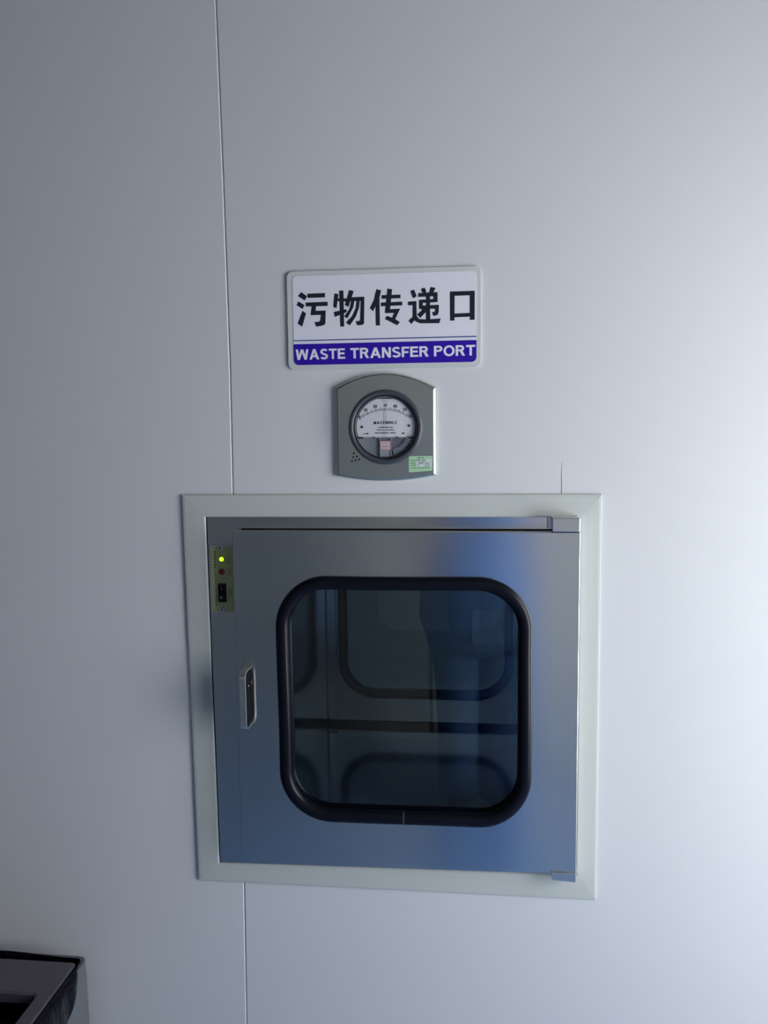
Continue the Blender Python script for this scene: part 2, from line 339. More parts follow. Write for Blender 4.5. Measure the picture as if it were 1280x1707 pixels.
obj('door_leaf', bx(-0.85, 0.28, YF, YF + 0.04, 0, 2.10), M['door_grey'], dor, bevel=0.002)
jf = nb(); box(jf, -0.93, -0.85, YF, YF + 0.06, 0, 2.18); box(jf, 0.28, 0.36, YF, YF + 0.06, 0, 2.18); box(jf, -0.85, 0.28, YF, YF + 0.06, 2.10, 2.18)
obj('door_jamb', jf, M['door_grey'], dor, bevel=0.002)
obj('door_handle', bx(0.16, 0.19, YF + 0.04, YF + 0.09, 1.0, 1.15), M['chrome'], dor, bevel=0.004)
win = struct('window_1')
wf = nb()
box(wf, XR - 0.01, XR + 0.03, WIN_Y0, WIN_Y0 + 0.04, WIN_Z0, WIN_Z1); box(wf, XR - 0.01, XR + 0.03, WIN_Y1 - 0.04, WIN_Y1, WIN_Z0, WIN_Z1)
box(wf, XR - 0.01, XR + 0.03, WIN_Y0, WIN_Y1, WIN_Z0, WIN_Z0 + 0.04); box(wf, XR - 0.01, XR + 0.03, WIN_Y0, WIN_Y1, WIN_Z1 - 0.04, WIN_Z1)
obj('window_frame', wf, M['trim'], win, bevel=0.002)
obj('window_pane', bx(XR + 0.025, XR + 0.03, WIN_Y0 + 0.04, WIN_Y1 - 0.04, WIN_Z0 + 0.04, WIN_Z1 - 0.04), M['daylight'], win)

# white mitred casing strips round the box
trim = struct('trim_1')
OUT = [(-0.0012, 1.3803), (0.6993, 1.3802), (0.6999, 0.6880), (0.0036, 0.6882)]
INN = [(0.0396, 1.3424), (0.6648, 1.3430), (0.6662, 0.7318), (0.0434, 0.7232)]
def lerp2(a, b, t): return (a[0] + (b[0] - a[0]) * t, a[1] + (b[1] - a[1]) * t)
PROF = [(0.0, 0.0), (0.0, -0.0032), (0.025, -0.0040), (0.12, -0.0046), (0.55, -0.0052), (0.90, -0.0051), (0.95, -0.0048), (0.985, -0.0039), (1.0, -0.0027), (1.0, 0.0)]
for k in range(4):
    a, b, c, d = OUT[k], OUT[(k + 1) % 4], INN[(k + 1) % 4], INN[k]
    g = 0.00012 / 0.7
    r0 = [(*lerp2(lerp2(a, b, g), lerp2(d, c, g), t),) for t, _ in PROF]; r1 = [(*lerp2(lerp2(a, b, 1 - g), lerp2(d, c, 1 - g), t),) for t, _ in PROF]
    bm = nb(); loft(bm, [[(p[0], PROF[i][1], p[1]) for i, p in enumerate(r)] for r in (r0, r1)], cap0=True, cap1=True)
    obj('casing_strip', bm, M['trim'], trim)

# ================================================================ PASS BOX
pb = thing('pass_box', 'brushed steel pass-through box with dark rounded window set in the wall', 'pass box', (0, 0, 0))
# front face frame
fb = nb()
hole = rrect(0.1000, 0.640, 0.755, 1.3232, 0.002, 3)
plate_with_hole(fb, rect_matched(0.036, 0.670, 0.7185, 1.3475, hole), hole, -0.0025, 0.0)
obj('face_frame', fb, M['steel'], pb)
# dark seal seen in the slit between frame and door
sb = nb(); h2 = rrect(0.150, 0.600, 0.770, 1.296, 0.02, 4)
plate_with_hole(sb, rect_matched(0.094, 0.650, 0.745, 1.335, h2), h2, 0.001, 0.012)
obj('door_seal_and_shade', sb, M['seal_shade'], pb)
obj('door_seal_and_shade', bx(0.0902, 0.0960, -0.0065, -0.0025, 0.752, 1.3200), M['seal_shade'], pb)  # black strip standing in for the shade beside the door edge
obj('edge_shade', prism(nb(), [(0.0397, 1.3420), (0.0411, 1.3420), (0.0450, 0.7235), (0.0436, 0.7235)], -0.0030, -0.0024), M['seal_shade'], pb)  # dark line painted for the shade along the casing's inner edge
# inner chamber: walls of steel sheet with thickness
IX0, IX1, IZ0, IZ1, ID = 0.137, 0.600, 0.7665, 1.300, 0.60
cb = nb()
box(cb, IX0 - 0.002, IX0, 0.012, ID, IZ0, IZ1); box(cb, IX1, IX1 + 0.002, 0.012, ID, IZ0, IZ1)
box(cb, IX0 - 0.002, IX1 + 0.002, 0.012, ID, IZ0 - 0.002, IZ0); box(cb, IX0 - 0.002, IX1 + 0.002, 0.012, ID, IZ1, IZ1 + 0.002)
obj('chamber', cb, M['mirror_in'], pb)
ob_ = nb()
hs = rrect(0.036, 0.670, 0.7185, 1.3475, 0.002, 3); hs2 = rrect(0.038, 0.668, 0.7205, 1.3455, 0.002, 3)
plate_with_hole(ob_, hs, hs2, 0.0, 0.62)
obj('outer_shell', ob_, M['steel_in'], pb)

WX0, WX1, WZ0, WZ1, WR = 0.1637, 0.5887, 0.8225, 1.2477, 0.088   # outside of the gasket
REAR = (0.1637, 0.5820, 0.8350, 1.2590)
def gasket(y, out, name, parent, wob=0.0, w=0.0225, h=0.011, B=(0.1637, 0.5887, 0.8225, 1.2477)):
    WX0, WX1, WZ0, WZ1 = B
    r_in = w / 2
    path = rrect(WX0 + r_in, WX1 - r_in, WZ0 + r_in, WZ1 - r_in, WR - r_in, 14)
    # densify the straight runs
    pts = []
    for i, p in enumerate(path):
        q = path[(i + 1) % len(path)]; L = math.dist(p, q); n = max(1, int(L / 0.02))
        for k in range(n): pts.append(lerp2(p, q, k / n))
    n = len(pts); rings = []
    for i in range(n):
        a, b = pts[i - 1], pts[(i + 1) % n]; t = Vector((b[0] - a[0], b[1] - a[1])).normalized(); nrm = Vector((t.y, -t.x))
        wv = wob * (sin(i * 0.21) + 0.6 * sin(i * 0.47 + 1))
        ring = []
        for k in range(13):
            ang = pi * k / 12
            u = cos(ang) * w / 2; v = (max(0, sin(ang)) ** 0.8) * h
            ring.append((pts[i][0] + nrm.x * (u + wv), y - out * v, pts[i][1] + nrm.y * (u + wv)))
        ring.append((pts[i][0] - nrm.x * (w / 2 - wv), y + out * 0.004, pts[i][1] - nrm.y * (w / 2 - wv)))
        ring.append((pts[i][0] + nrm.x * (w / 2 + wv), y + out * 0.004, pts[i][1] + nrm.y * (w / 2 + wv)))
        rings.append(ring)
    bm = nb(); loft(bm, rings, close=True)
    return obj(name, bm, M['rubber'], parent, smooth=True)
whole = rrect(WX0 + 0.006, WX1 - 0.006, WZ0 + 0.006, WZ1 - 0.006, WR - 0.006, 12)
ghole = rrect(WX0 + 0.010, WX1 - 0.010, WZ0 + 0.010, WZ1 - 0.010, WR - 0.010, 12)
def pane(y, parent, name='glass_pane', loop=None):
    bm = nb(); bm.faces.new([bm.verts.new((x, y, z)) for x, z in (loop or ghole)])
    return obj(name, bm, M['glass'], parent)

# front door
door = nb()
plate_with_hole(door, rect_matched(0.0922, 0.6632, 0.7510, 1.3212, whole), whole, -0.030, -0.0065)
dr = obj('door', door, M['steel'], pb, bevel=0.0007)
gasket(-0.030, 1, 'window_gasket', dr, wob=0.0005)
gasket(-0.0065, -1, 'window_gasket', dr, h=0.006)
pane(-0.020, dr)
jt = nb()
loft(jt, [[(0.3765 + dx, -0.030 - (max(0, sin(pi * k / 10)) ** 0.8) * 0.0113, 0.8225 + 0.01125 - cos(pi * k / 10) * 0.01135) for k in range(11)] for dx in (-0.0007, 0.0007)], ringclosed=False)
obj('gasket_joint', jt, mat('joint_grey', (0.10, 0.11, 0.13), 0.35), dr)
# worn bent flange along the bottom left of the door
obj('bottom_flange', bx(0.094, 0.661, -0.0275, -0.008, 0.7485, 0.7505), M['steel'], dr)
# hinges
def hinge(pts, y0, top):
    bm = prism(nb(), pts, y0, 0.0)
    h = obj('hinge', bm, M['steel'] if top else M['steel'], pb, bevel=0.0012)
    return h
hinge([(0.6187, 1.3222), (0.6629, 1.3222), (0.6629, 1.3440), (0.6617, 1.3448), (0.6187, 1.3450)], -0.0315, True)
hinge([(0.6242, 0.7350), (0.6622, 0.7330), (0.6632, 0.7340), (0.6632, 0.7488), (0.6208, 0.7488)], -0.0315, False)
rg = obj('hinge_ridge', prism(nb(), [(0.6125, 1.3250), (0.6150, 1.3250), (0.6150, 1.3425), (0.6125, 1.3425)], -0.0075, -0.0020), M['steel'], pb, bevel=0.001)
# handle: flat strip bent into a flat U
def strip_handle():
    x0, x1 = 0.1046, 0.1166; zt, zb = 1.0880, 0.9880; r = 0.012; T = 0.0022
    path = [(-0.029, zb)] + [(-0.060 + r - r * sin(a), zb + r - r * cos(a)) for a in [pi / 2 * i / 8 for i in range(9)]] + \
           [(-0.060 + r - r * cos(a), zt - r + r * sin(a)) for a in [pi / 2 * i / 8 for i in range(9)]] + [(-0.029, zt)]
    rings = []
    for i, (y, z) in enumerate(path):
        a = path[max(0, i - 1)]; b = path[min(len(path) - 1, i + 1)]
        t = Vector((b[0] - a[0], b[1] - a[1])).normalized(); n = Vector((t.y, -t.x))
        rings.append([(x0, y, z), (x1, y, z), (x1, y + n.x * T, z + n.y * T), (x0, y + n.x * T, z + n.y * T)])
    return loft(nb(), rings, cap0=True, cap1=True)
hd = obj('handle', strip_handle(), M['satin'], dr, bevel=0.0009)
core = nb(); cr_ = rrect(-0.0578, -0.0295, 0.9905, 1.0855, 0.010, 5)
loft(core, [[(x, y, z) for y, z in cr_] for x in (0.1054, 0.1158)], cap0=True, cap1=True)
obj('gap_shade_fill', core, M['seal_shade'], hd)  # black filler added to keep the gap behind the bar dark
sc = nb(); loft(sc, [[(x, -0.040 + 0.0013 * cos(2 * pi * k / 12), 1.0600 + 0.0013 * sin(2 * pi * k / 12)) for k in range(12)] for x in (0.1156, 0.1164)], cap0=True, cap1=True)
obj('screw', sc, M['dial'], hd)

# rear door of the chamber
rd = nb()
rwhole = rrect(REAR[0] + .006, REAR[1] - .006, REAR[2] + .006, REAR[3] - .006, WR - .006, 12)
rghole = rrect(REAR[0] + .010, REAR[1] - .010, REAR[2] + .010, REAR[3] - .010, WR - .010, 12)
plate_with_hole(rd, rect_matched(0.139, 0.598, 0.7785, 1.299, rwhole), rwhole, 0.590, 0.596)
rear = obj('rear_door', rd, M['steel_in'], pb, bevel=0.001)
gasket(0.590, 1, 'window_gasket', rear, h=0.009, B=REAR)
gasket(0.596, -1, 'window_gasket', rear, h=0.009, B=REAR)
pane(0.594, rear, loop=rghole)
obj('door_rail', bx(0.163, 0.575, 0.586, 0.590, 0.780, 0.8330), M['steel_in'], rear, bevel=0.0008)
obj('side_post', bx(0.1375, 0.1600, 0.580, 0.590, 0.7845, 1.299), M['steel_in'], pb, bevel=0.002)
obj('bottom_seal', bx(0.1375, 0.5995, 0.586, 0.598, 0.7668, 0.7780), M['seal_shade'], pb)
obj('rear_frame', plate_with_hole(nb(), rect_matched(0.038, 0.668, 0.7205, 1.3455, hs_ := rrect(0.137, 0.600, 0.7665, 1.300, 0.001, 3)), hs_, 0.600, 0.604), M['steel_in'], pb)

# control panel
cp = obj('control_panel', prism(nb(), rrect(0.0447, 0.0858, 1.1768, 1.2945, 0.0006, 2), -0.0048, -0.0025), M['alu'], pb, bevel=0.0006)
obj('printed_face', prism(nb(), [(0.0478, 1.1788), (0.0856, 1.1788), (0.0856, 1.2918), (0.0478, 1.2918)], -0.0050, -0.0046), M['yellow'], cp)
def marks(name, m, parent, x, z0, z1, n, w, y, seed, fill=0.62):
    """a column of small illegible characters, each a cluster of strokes"""
    rnd = random.Random(seed); bm = nb(); step = (z1 - z0) / n
    for i in range(n):
        c = z0 + (i + 0.5) * step; h = step * fill
        if rnd.random() < 0.06: continue
        for k in range(3):
            zz = c - h / 2 + h * (k + 0.5) / 3 + rnd.uniform(-.05, .05) * h
            ww = w * rnd.uniform(0.55, 1); xo = rnd.uniform(-1, 1) * (w - ww) / 2
            box(bm, x + xo - ww / 2, x + xo + ww / 2, y, y + 0.0002, zz - h * 0.13, zz + h * 0.13)
        for k in range(2):
            xx = x + rnd.uniform(-.4, .4) * w; a = rnd.uniform(0, .25) * h; b = rnd.uniform(0, .25) * h
            box(bm, xx - w * 0.07, xx + w * 0.07, y, y + 0.0002, c - h / 2 + a, c + h / 2 - b)
    return obj(name, bm, m, parent)
dimred = mat('faded_red_ink', (0.22, 0.09, 0.06), 0.6); dimink = mat('faded_ink', (0.035, 0.04, 0.02), 0.6)
marks('lettering', dimink, cp, 0.0536, 1.2540, 1.2850, 7, 0.0032, -0.0051, 1)
marks('lettering', dimred, cp, 0.0538, 1.2260, 1.2510, 12, 0.0022, -0.0051, 2)
marks('lettering', dimink, cp, 0.0540, 1.1880, 1.2240, 9, 0.0030, -0.0051, 3)
marks('lettering', dimink, cp, 0.0768, 1.2630, 1.2770, 5, 0.0016, -0.0051, 4); marks('lettering', dimink, cp, 0.0800, 1.2630, 1.2770, 4, 0.0018, -0.0051, 5)
marks('lettering', dimred, cp, 0.0768, 1.2420, 1.2550, 4, 0.0016, -0.0051, 6); marks('lettering', dimred, cp, 0.0800, 1.2420, 1.2550, 4, 0.0018, -0.0051, 7)
marks('lettering', dimink, cp, 0.0768, 1.2030, 1.2190, 6, 0.0014, -0.0051, 8); marks('lettering', dimink, cp, 0.0798, 1.2070, 1.2190, 3, 0.0022, -0.0051, 9)
for z in (1.2885, 1.1835):
    s = lathe_y(nb(), 0.0655, z, [(0.0001, -0.0072), (0.0018, -0.0070), (0.0032, -0.0062), (0.0038, -0.0050), (0.0038, -0.0046)], 20)
    s = obj('screw', s, M['chrome'], cp, smooth=True)
    c = nb(); box(c, 0.0655 - 0.0024, 0.0655 + 0.0024, -0.0074, -0.0066, z - 0.0004, z + 0.0004); box(c, 0.0655 - 0.0004, 0.0655 + 0.0004, -0.0074, -0.0066, z - 0.0024, z + 0.0024)
    obj('screw_slot', c, M['seal_shade'], s)
lm = obj('indicator_lamp', lathe_y(nb(), 0.0657, 1.2703, [(0.0001, -0.0100), (0.0020, -0.0096), (0.0035, -0.0082), (0.0040, -0.0065), (0.0040, -0.0046)], 24), M['led'], cp, smooth=True)
obj('lamp_ring', lathe_y(nb(), 0.0657, 1.2703, [(0.0040, -0.0046), (0.0040, -0.0062), (0.0052, -0.0062), (0.0052, -0.0046)], 24, closed=True), mat('lamp_ring_green', (0.10, 0.14, 0.02), 0.4), lm)
bt = obj('push_button', lathe_y(nb(), 0.0650, 1.2485, [(0.0001, -0.0095), (0.0034, -0.0092), (0.0040, -0.0080), (0.0040, -0.0046)], 24), M['button'], cp, smooth=True)
obj('button_ring', lathe_y(nb(), 0.0650, 1.2485, [(0.0041, -0.0046), (0.0041, -0.0068), (0.0056, -0.0058), (0.0056, -0.0046)], 24, closed=True), mat('ring_red', (0.30, 0.10, 0.07), 0.25), bt)
rs = obj('rocker_switch', bx(0.0575, 0.0723, -0.0066, -0.0046, 1.1955, 1.2283), M['black'], cp, bevel=0.0006)
rk = nb(); loft(rk, [[(x, y, z) for y, z in ((-0.0060, 1.1975), (-0.0105, 1.1975), (-0.0070, 1.2115), (-0.0076, 1.2263), (-0.0060, 1.2263))] for x in (0.0590, 0.0708)], cap0=True, cap1=True)
rk = obj('rocker', rk, M['rubber'], rs)
mk = mat('switch_mark', (0.35, 0.36, 0.38), 0.5)
obj('switch_marking', bx(0.0643, 0.0651, -0.0080, -0.0072, 1.2170, 1.2215), mk, rs)
obj('switch_marking', lathe_y(nb(), 0.0640, 1.2045, [(0.0014, -0.0089), (0.0014, -0.0100), (0.0021, -0.0100), (0.0021, -0.0089)], 16, closed=True), mk, rs)

# ================================================================ SIGN
sign = thing('wall_sign', 'white and blue rounded sign on clear acrylic above the round gauge', 'sign', (0, 0, 0))
obj('backing_plate', prism(nb(), rrect(0.1895, 0.5050, 1.5872, 1.7460, 0.010, 8), -0.0035, -0.0003), M['acrylic'], sign, bevel=0.0009)
wp = rrect(0.1990, 0.4982, 1.5950, 1.7385, 0.008, 8)
up = [p for p in wp if p[1] > 1.64]
obj('printed_panel', prism(nb(), wp, -0.0040, -0.0034), M['sign_white'], sign)
lo = [p for p in wp if p[1] < 1.61]
band = [(0.4983, 1.6297)] + [(0.1989, 1.6290)] + [(x, z) for x, z in lo]
obj('blue_band', prism(nb(), band, -0.0042, -0.0038), M['sign_blue'], sign)
obj('blue_line', prism(nb(), [(0.1990, 1.6338), (0.4982, 1.6345), (0.4982, 1.6362), (0.1990, 1.6354)], -0.0042, -0.0038), M['ink_line'], sign)
gb = nb()
for i, g in enumerate(GLYPHS): prism(gb, g, -0.00435 - 0.000004 * (i % 5), -0.0039)
obj('lettering', gb, M['ink'], sign)
for word, x0_, x1_ in (('WASTE', 0.2019, 0.2843), ('TRANSFER', 0.2928, 0.4212), ('PORT', 0.4296, 0.4961)):
    zz = 1.6035 + (x0_ - 0.2) * 0.006
    drawn('lettering', word, M['sign_white'], sign, x0_, x1_, zz, zz + 0.0168, -0.00435, t=0.215, gap=0.09, slope=0.006)

# ================================================================ GAUGE
gx, gz = 0.3504, 1.4918
gauge = thing('pressure_gauge', 'round dial gauge in a grey steel plate between the sign and the steel box', 'gauge', (0, 0.0045, 0))
def arc_pts(xa, za, xb, zb, sag, n=24):
    """points from a to b bulging by sag in z"""
    return [(xa + (xb - xa) * i / n, za + (zb - za) * i / n + sag * (1 - (2 * i / n - 1) ** 2)) for i in range(n + 1)]
def gp(inset):
    L, Rr = 0.2668 + inset, 0.4330 - inset
    return arc_pts(L, 1.5575 - inset * 0.8, Rr, 1.5555 - inset * 0.8, 0.0235) + arc_pts(Rr, 1.4120 + inset * 0.8, L, 1.4110 + inset * 0.8, -0.0085)
pl = nb()
loft(pl, [[(x, -0.0048, z) for x, z in gp(0)], [(x, -0.0080, z) for x, z in gp(0)], [(x, -0.0112, z) for x, z in gp(0.0016)], [(x, -0.0125, z) for x, z in gp(0.0046)]], cap0=True, cap1=True)
plate = obj('mounting_plate', pl, M['steel_plate'], gauge, bevel=0.0008)
for hx, hz in ((0.2967, 1.4491), (0.2956, 1.4427), (0.3016, 1.4441), (0.2935, 1.4363), (0.2995, 1.4377), (0.3055, 1.4392)):
    obj('vent_hole', disc(nb(), hx, hz, 0.0015, -0.0127, -0.0120, 14), M['seal_shade'], plate)
obj('bezel', lathe_y(nb(), gx, gz, [(0.0603, -0.0123), (0.0608, -0.020), (0.0600, -0.0235), (0.0575, -0.0248), (0.0545, -0.0245), (0.0524, -0.0232), (0.0516, -0.0205), (0.0516, -0.0123)], 96, closed=True), M['bezel'], gauge, smooth=True)
obj('bezel_ring', lathe_y(nb(), gx, gz, [(0.0516, -0.0125), (0.0516, -0.0222), (0.0500, -0.0228), (0.0500, -0.0125)], 96, closed=True), M['black'], gauge, smooth=True)
obj('gauge_body', lathe_y(nb(), gx, gz, [(0.0001, -0.0160), (0.0470, -0.0160), (0.0500, -0.0180)], 64), M['dial_back'], gauge, smooth=True)
obj('lens', lathe_y(nb(), gx, gz, [(0.0001, -0.0228), (0.040, -0.0226), (0.0475, -0.0215), (0.0500, -0.0195)], 64), M['lens'], gauge, smooth=True)
# dial plate: disc cut off below, with raised edge ribs of the clear moulding
cut = -0.0165
dp = []
a0 = math.asin(cut / 0.0478)
for i in range(41):
    a = a0 + (pi - 2 * a0) * i / 40; dp.append((gx + 0.0478 * cos(a), gz + min(0.0455, 0.0478 * sin(a))))
DY = -0.0185
dial = obj('dial', prism(nb(), dp, DY, DY + 0.001), M['dial'], gauge)
ac = (gx, gz - 0.0392)
def polar(r, deg): return (ac[0] + r * sin(radians(deg)), ac[1] + r * cos(radians(deg)))
tk = nb(); ty = DY - 0.0003
def tick(r0, r1, deg, w):
    a, b = polar(r0, deg), polar(r1, deg); nx, nz = cos(radians(deg)) * w / 2, -sin(radians(deg)) * w / 2
    tk.faces.new([tk.verts.new((px, ty, pz)) for px, pz in ((a[0] - nx, a[1] - nz), (a[0] + nx, a[1] + nz), (b[0] + nx, b[1] + nz), (b[0] - nx, b[1] - nz))])
for i in range(61):
    d = -38.2 + 76.4 * i / 60
    if i % 10 == 0: tick(0.0655, 0.0712, d, 0.0005)
    elif i % 5 == 0: tick(0.0668, 0.0712, d, 0.0005)
    elif i % 1 == 0: tick(0.0668, 0.0692, d, 0.00022)
for r in (0.0668, 0.0692):
    for i in range(60):
        p = [polar(r - .00012, -38.2 + 76.4 * i / 60), polar(r + .00012, -38.2 + 76.4 * i / 60), polar(r + .00012, -38.2 + 76.4 * (i + 1) / 60), polar(r - .00012, -38.2 + 76.4 * (i + 1) / 60)]
        tk.faces.new([tk.verts.new((a, ty, b)) for a, b in p])
obj('scale_marks', tk, M['ink'], dial)
for i, s in enumerate(('0', '10', '20', '30', '40', '50', '60')):
    cx, cz = polar(0.0748, -38.2 + 76.4 * i / 6)
    if i in (0, 6): cx, cz = (gx - 0.0425, gz + 0.0170) if i == 0 else (gx + 0.0420, gz + 0.0180)
    w = 0.0030 if len(s) == 2 else 0.0014
    drawn('lettering', s, M['ink'], dial, cx - w, cx + w, cz - 0.0026, cz + 0.0026, ty, t=0.20, gap=0.16)
drawn('lettering', 'MACENHILC', M['ink'], dial, gx - 0.0190, gx + 0.0195, gz + 0.0050, gz + 0.0096, ty, t=0.24, gap=0.26)
text_mesh('lettering', 'CALIBRATED FOR', M['ink'], dial, gx - 0.0125, gx + 0.0125, gz - 0.0015, gz + 0.0007, ty, bold=0.02)
text_mesh('lettering', 'VERTICAL POSITION', M['ink'], dial, gx - 0.0145, gx + 0.0145, gz - 0.0059, gz - 0.0037, ty, bold=0.02)
text_mesh('lettering', 'MAX.PRESSURE 100kPa', M['ink'], dial, gx - 0.0170, gx + 0.0170, gz - 0.0105, gz - 0.0083, ty, bold=0.02)
text_mesh('lettering', 'PASCALS', M['ink'], dial, gx - 0.0048, gx + 0.0048, gz + 0.0412, gz + 0.0428, ty)
marks('lettering', M['ink'], dial, gx - 0.0330, gz - 0.0112, gz - 0.0100, 1, 0.0090, ty, 12)
for dx, dz, r in ((-0.0385, 0.0005, 0.0021), (0.0390, 0.0020, 0.0021), (-0.0292, -0.0106, 0.0013), (0.0296, -0.0103, 0.0013)):
    obj('screw', lathe_y(nb(), gx + dx, gz + dz, [(0.0001, DY - 0.0015), (r * 0.7, DY - 0.0013), (r, DY)], 14), M['black'], dial, smooth=True)
nd = prism(nb(), [(gx + 0.0000, gz + 0.0130), (gx + 0.0007, gz + 0.0130), (gx + 0.0005, gz + 0.0305), (gx + 0.0002, gz + 0.0305)], DY - 0.002, DY - 0.0016)
nd = obj('needle', nd, M['red'], gauge)
obj('needle_shaft', prism(nb(), [(gx + 0.0001, gz - 0.0165), (gx + 0.0005, gz - 0.0165), (gx + 0.0005, gz + 0.0130), (gx + 0.0001, gz + 0.0130)], DY - 0.002, DY - 0.0017), M['dial_back'], nd)
obj('lower_bar', bx(gx - 0.0450, gx + 0.0470, DY - 0.001, DY + 0.0005, gz - 0.0176, gz - 0.0163), mat('bar_grey', (0.30, 0.31, 0.35), 0.4), gauge)
for a, b in ((-0.0450, -0.0370), (0.0370, 0.0470), (-0.0195, -0.0178), (0.0188, 0.0205)):
    obj('clip', bx(gx + a, gx + b, DY - 0.002, DY, gz - 0.0182, gz - 0.0158), M['black'], gauge)
tg = obj('red_tag', bx(gx - 0.0088, gx + 0.0078, DY - 0.0012, DY + 0.0002, gz - 0.0372, gz - 0.0222), M['pink'], gauge)
obj('tag_face', bx(gx - 0.0080, gx + 0.0070, DY - 0.0014, DY, gz - 0.0364, gz - 0.0232), M['label_white'], tg)
for i, c in enumerate((M['pink'], M['pink'], M['pink'], M['ink'], M['pink'])):
    zz = gz - 0.0248 - i * 0.0024
    obj('lettering', bx(gx - 0.0070 + 0.001 * (i % 2), gx + 0.0060 - 0.0012 * (i % 3), DY - 0.00155, DY - 0.0013, zz - 0.0004, zz + 0.0004), c, tg)
clear = mat('clear_moulding', (0.32, 0.34, 0.38), 0.18, coat=0.6)
obj('slide', prism(nb(), [(gx - 0.0095, gz - 0.0480), (gx + 0.0090, gz - 0.0480), (gx + 0.0085, gz - 0.0372), (gx - 0.0090, gz - 0.0372)], DY + 0.0002, DY + 0.0012), clear, gauge, bevel=0.0004)
for sx in (-0.0095, 0.0085):
    obj('slide_rail', bx(gx + sx, gx + sx + 0.0010, DY - 0.001, DY + 0.001, gz - 0.0480, gz - 0.0180), clear, gauge)
rb = nb()
for i in range(13):   # stepped ribs of the clear moulding round the lower right
    a = radians(-18 - i * 4.3); r0, r1 = 0.0385, 0.0470
    p = [(gx + r0 * cos(a), gz + r0 * sin(a)), (gx + r1 * cos(a), gz + r1 * sin(a)), (gx + r1 * cos(a - .03), gz + r1 * sin(a - .03)), (gx + r0 * cos(a - .03), gz + r0 * sin(a - .03))]
    prism(rb, p, DY - 0.0008, DY + 0.0008)
obj('moulded_ribs', rb, mat('rib_clear', (0.42, 0.44, 0.49), 0.15, coat=0.6), gauge)

# calibration sticker
st = obj('sticker', prism(nb(), [(0.3878, 1.4173), (0.4262, 1.4198), (0.4264, 1.4443), (0.3879, 1.4436)], -0.0129, -0.0126), M['sticker'], None)
st.location.y = 0.0045
st['label'] = 'small pale green handwritten label on the lower corner of the gauge plate'; st['category'] = 'label'
obj('writing_field', prism(nb(), [(0.3990, 1.4262), (0.4250, 1.4272), (0.4250, 1.4388), (0.3990, 1.4388)], -0.0131, -0.0128), M['sticker_mid'], st)
def row_marks(name, m, parent, x0, x1, z, n, h, y, seed):
    rnd = random.Random(seed); bm = nb(); step = (x1 - x0) / n
    for i in range(n):
        c = x0 + (i + .5) * step; w = step * 0.75
        for k in range(3):
            zz = z - h / 2 + h * (k + .5) / 3; box(bm, c - w / 2 * rnd.uniform(.5, 1), c + w / 2 * rnd.uniform(.5, 1), y, y + 0.0001, zz - h * .08, zz + h * .08)
        xx = c + rnd.uniform(-.3, .3) * w; box(bm, xx - w * .08, xx + w * .08, y, y + 0.0001, z - h / 2, z + h / 2)
    return obj(name, bm, m, parent)
dk = mat('sticker_ink', (0.03, 0.06, 0.04), 0.6)
row_marks('lettering', M['ink'], st, 0.4020, 0.4125, 1.4412, 3, 0.0021, -0.0132, 21)
for i, zz in enumerate((1.4368, 1.4328, 1.4288)): row_marks('lettering', dk, st, 0.3905, 0.3982 + 0.007 * (i == 2), zz, 4 + 2 * (i == 2), 0.0014, -0.0132, 30 + i)
row_marks('lettering', dk, st, 0.3930, 0.4225, 1.4246, 15, 0.0015, -0.0132, 40)
pen = mat('pen_ink', (0.05, 0.055, 0.07), 0.6)
text_mesh('handwriting', 'PP-20', pen, st, 0.4010, 0.4150, 1.4350, 1.4385, -0.0133)
text_mesh('handwriting', '2021.6.1', pen, st, 0.4030, 0.4220, 1.4308, 1.4343, -0.0133)
text_mesh('handwriting', '5.7', pen, st, 0.4145, 0.4215, 1.4268, 1.4300, -0.0133)

# ================================================================ BIN
BX1, BYB, BZ = -0.1945, -0.034, 0.5510     # right side, back, rim height
BX0, BYF = BX1 - 0.34, BYB - 0.40
def brect(x0, x1, y0, y1, r, z, n=6):
    return [(x, y, z) for x, y in rrect(x0, x1, y0, y1, r, n)]
trash = thing('waste_bin', 'grey plastic waste bin with black liner below the steel box, cut by the picture edge', 'waste bin', (0, 0, 0))
def brings(rows): return [brect(BX0 + i, BX1 - i, BYF + i, BYB - i, max(0.004, 0.018 - i * 0.5), z) for i, z in rows]
bb = nb(); loft(bb, brings([(0.012, 0.0), (0.008, 0.004), (-0.0015, BZ - 0.14), (-0.0008, BZ - 0.03), (0.0, BZ - 0.006), (0.0, BZ - 0.001), (0.0015, BZ), (0.0065, BZ), (0.0080, BZ - 0.002), (0.0095, BZ - 0.05), (0.036, 0.01)]), cap0=True, cap1=True)
obj('body', bb, M['bin'], trash, smooth=False)
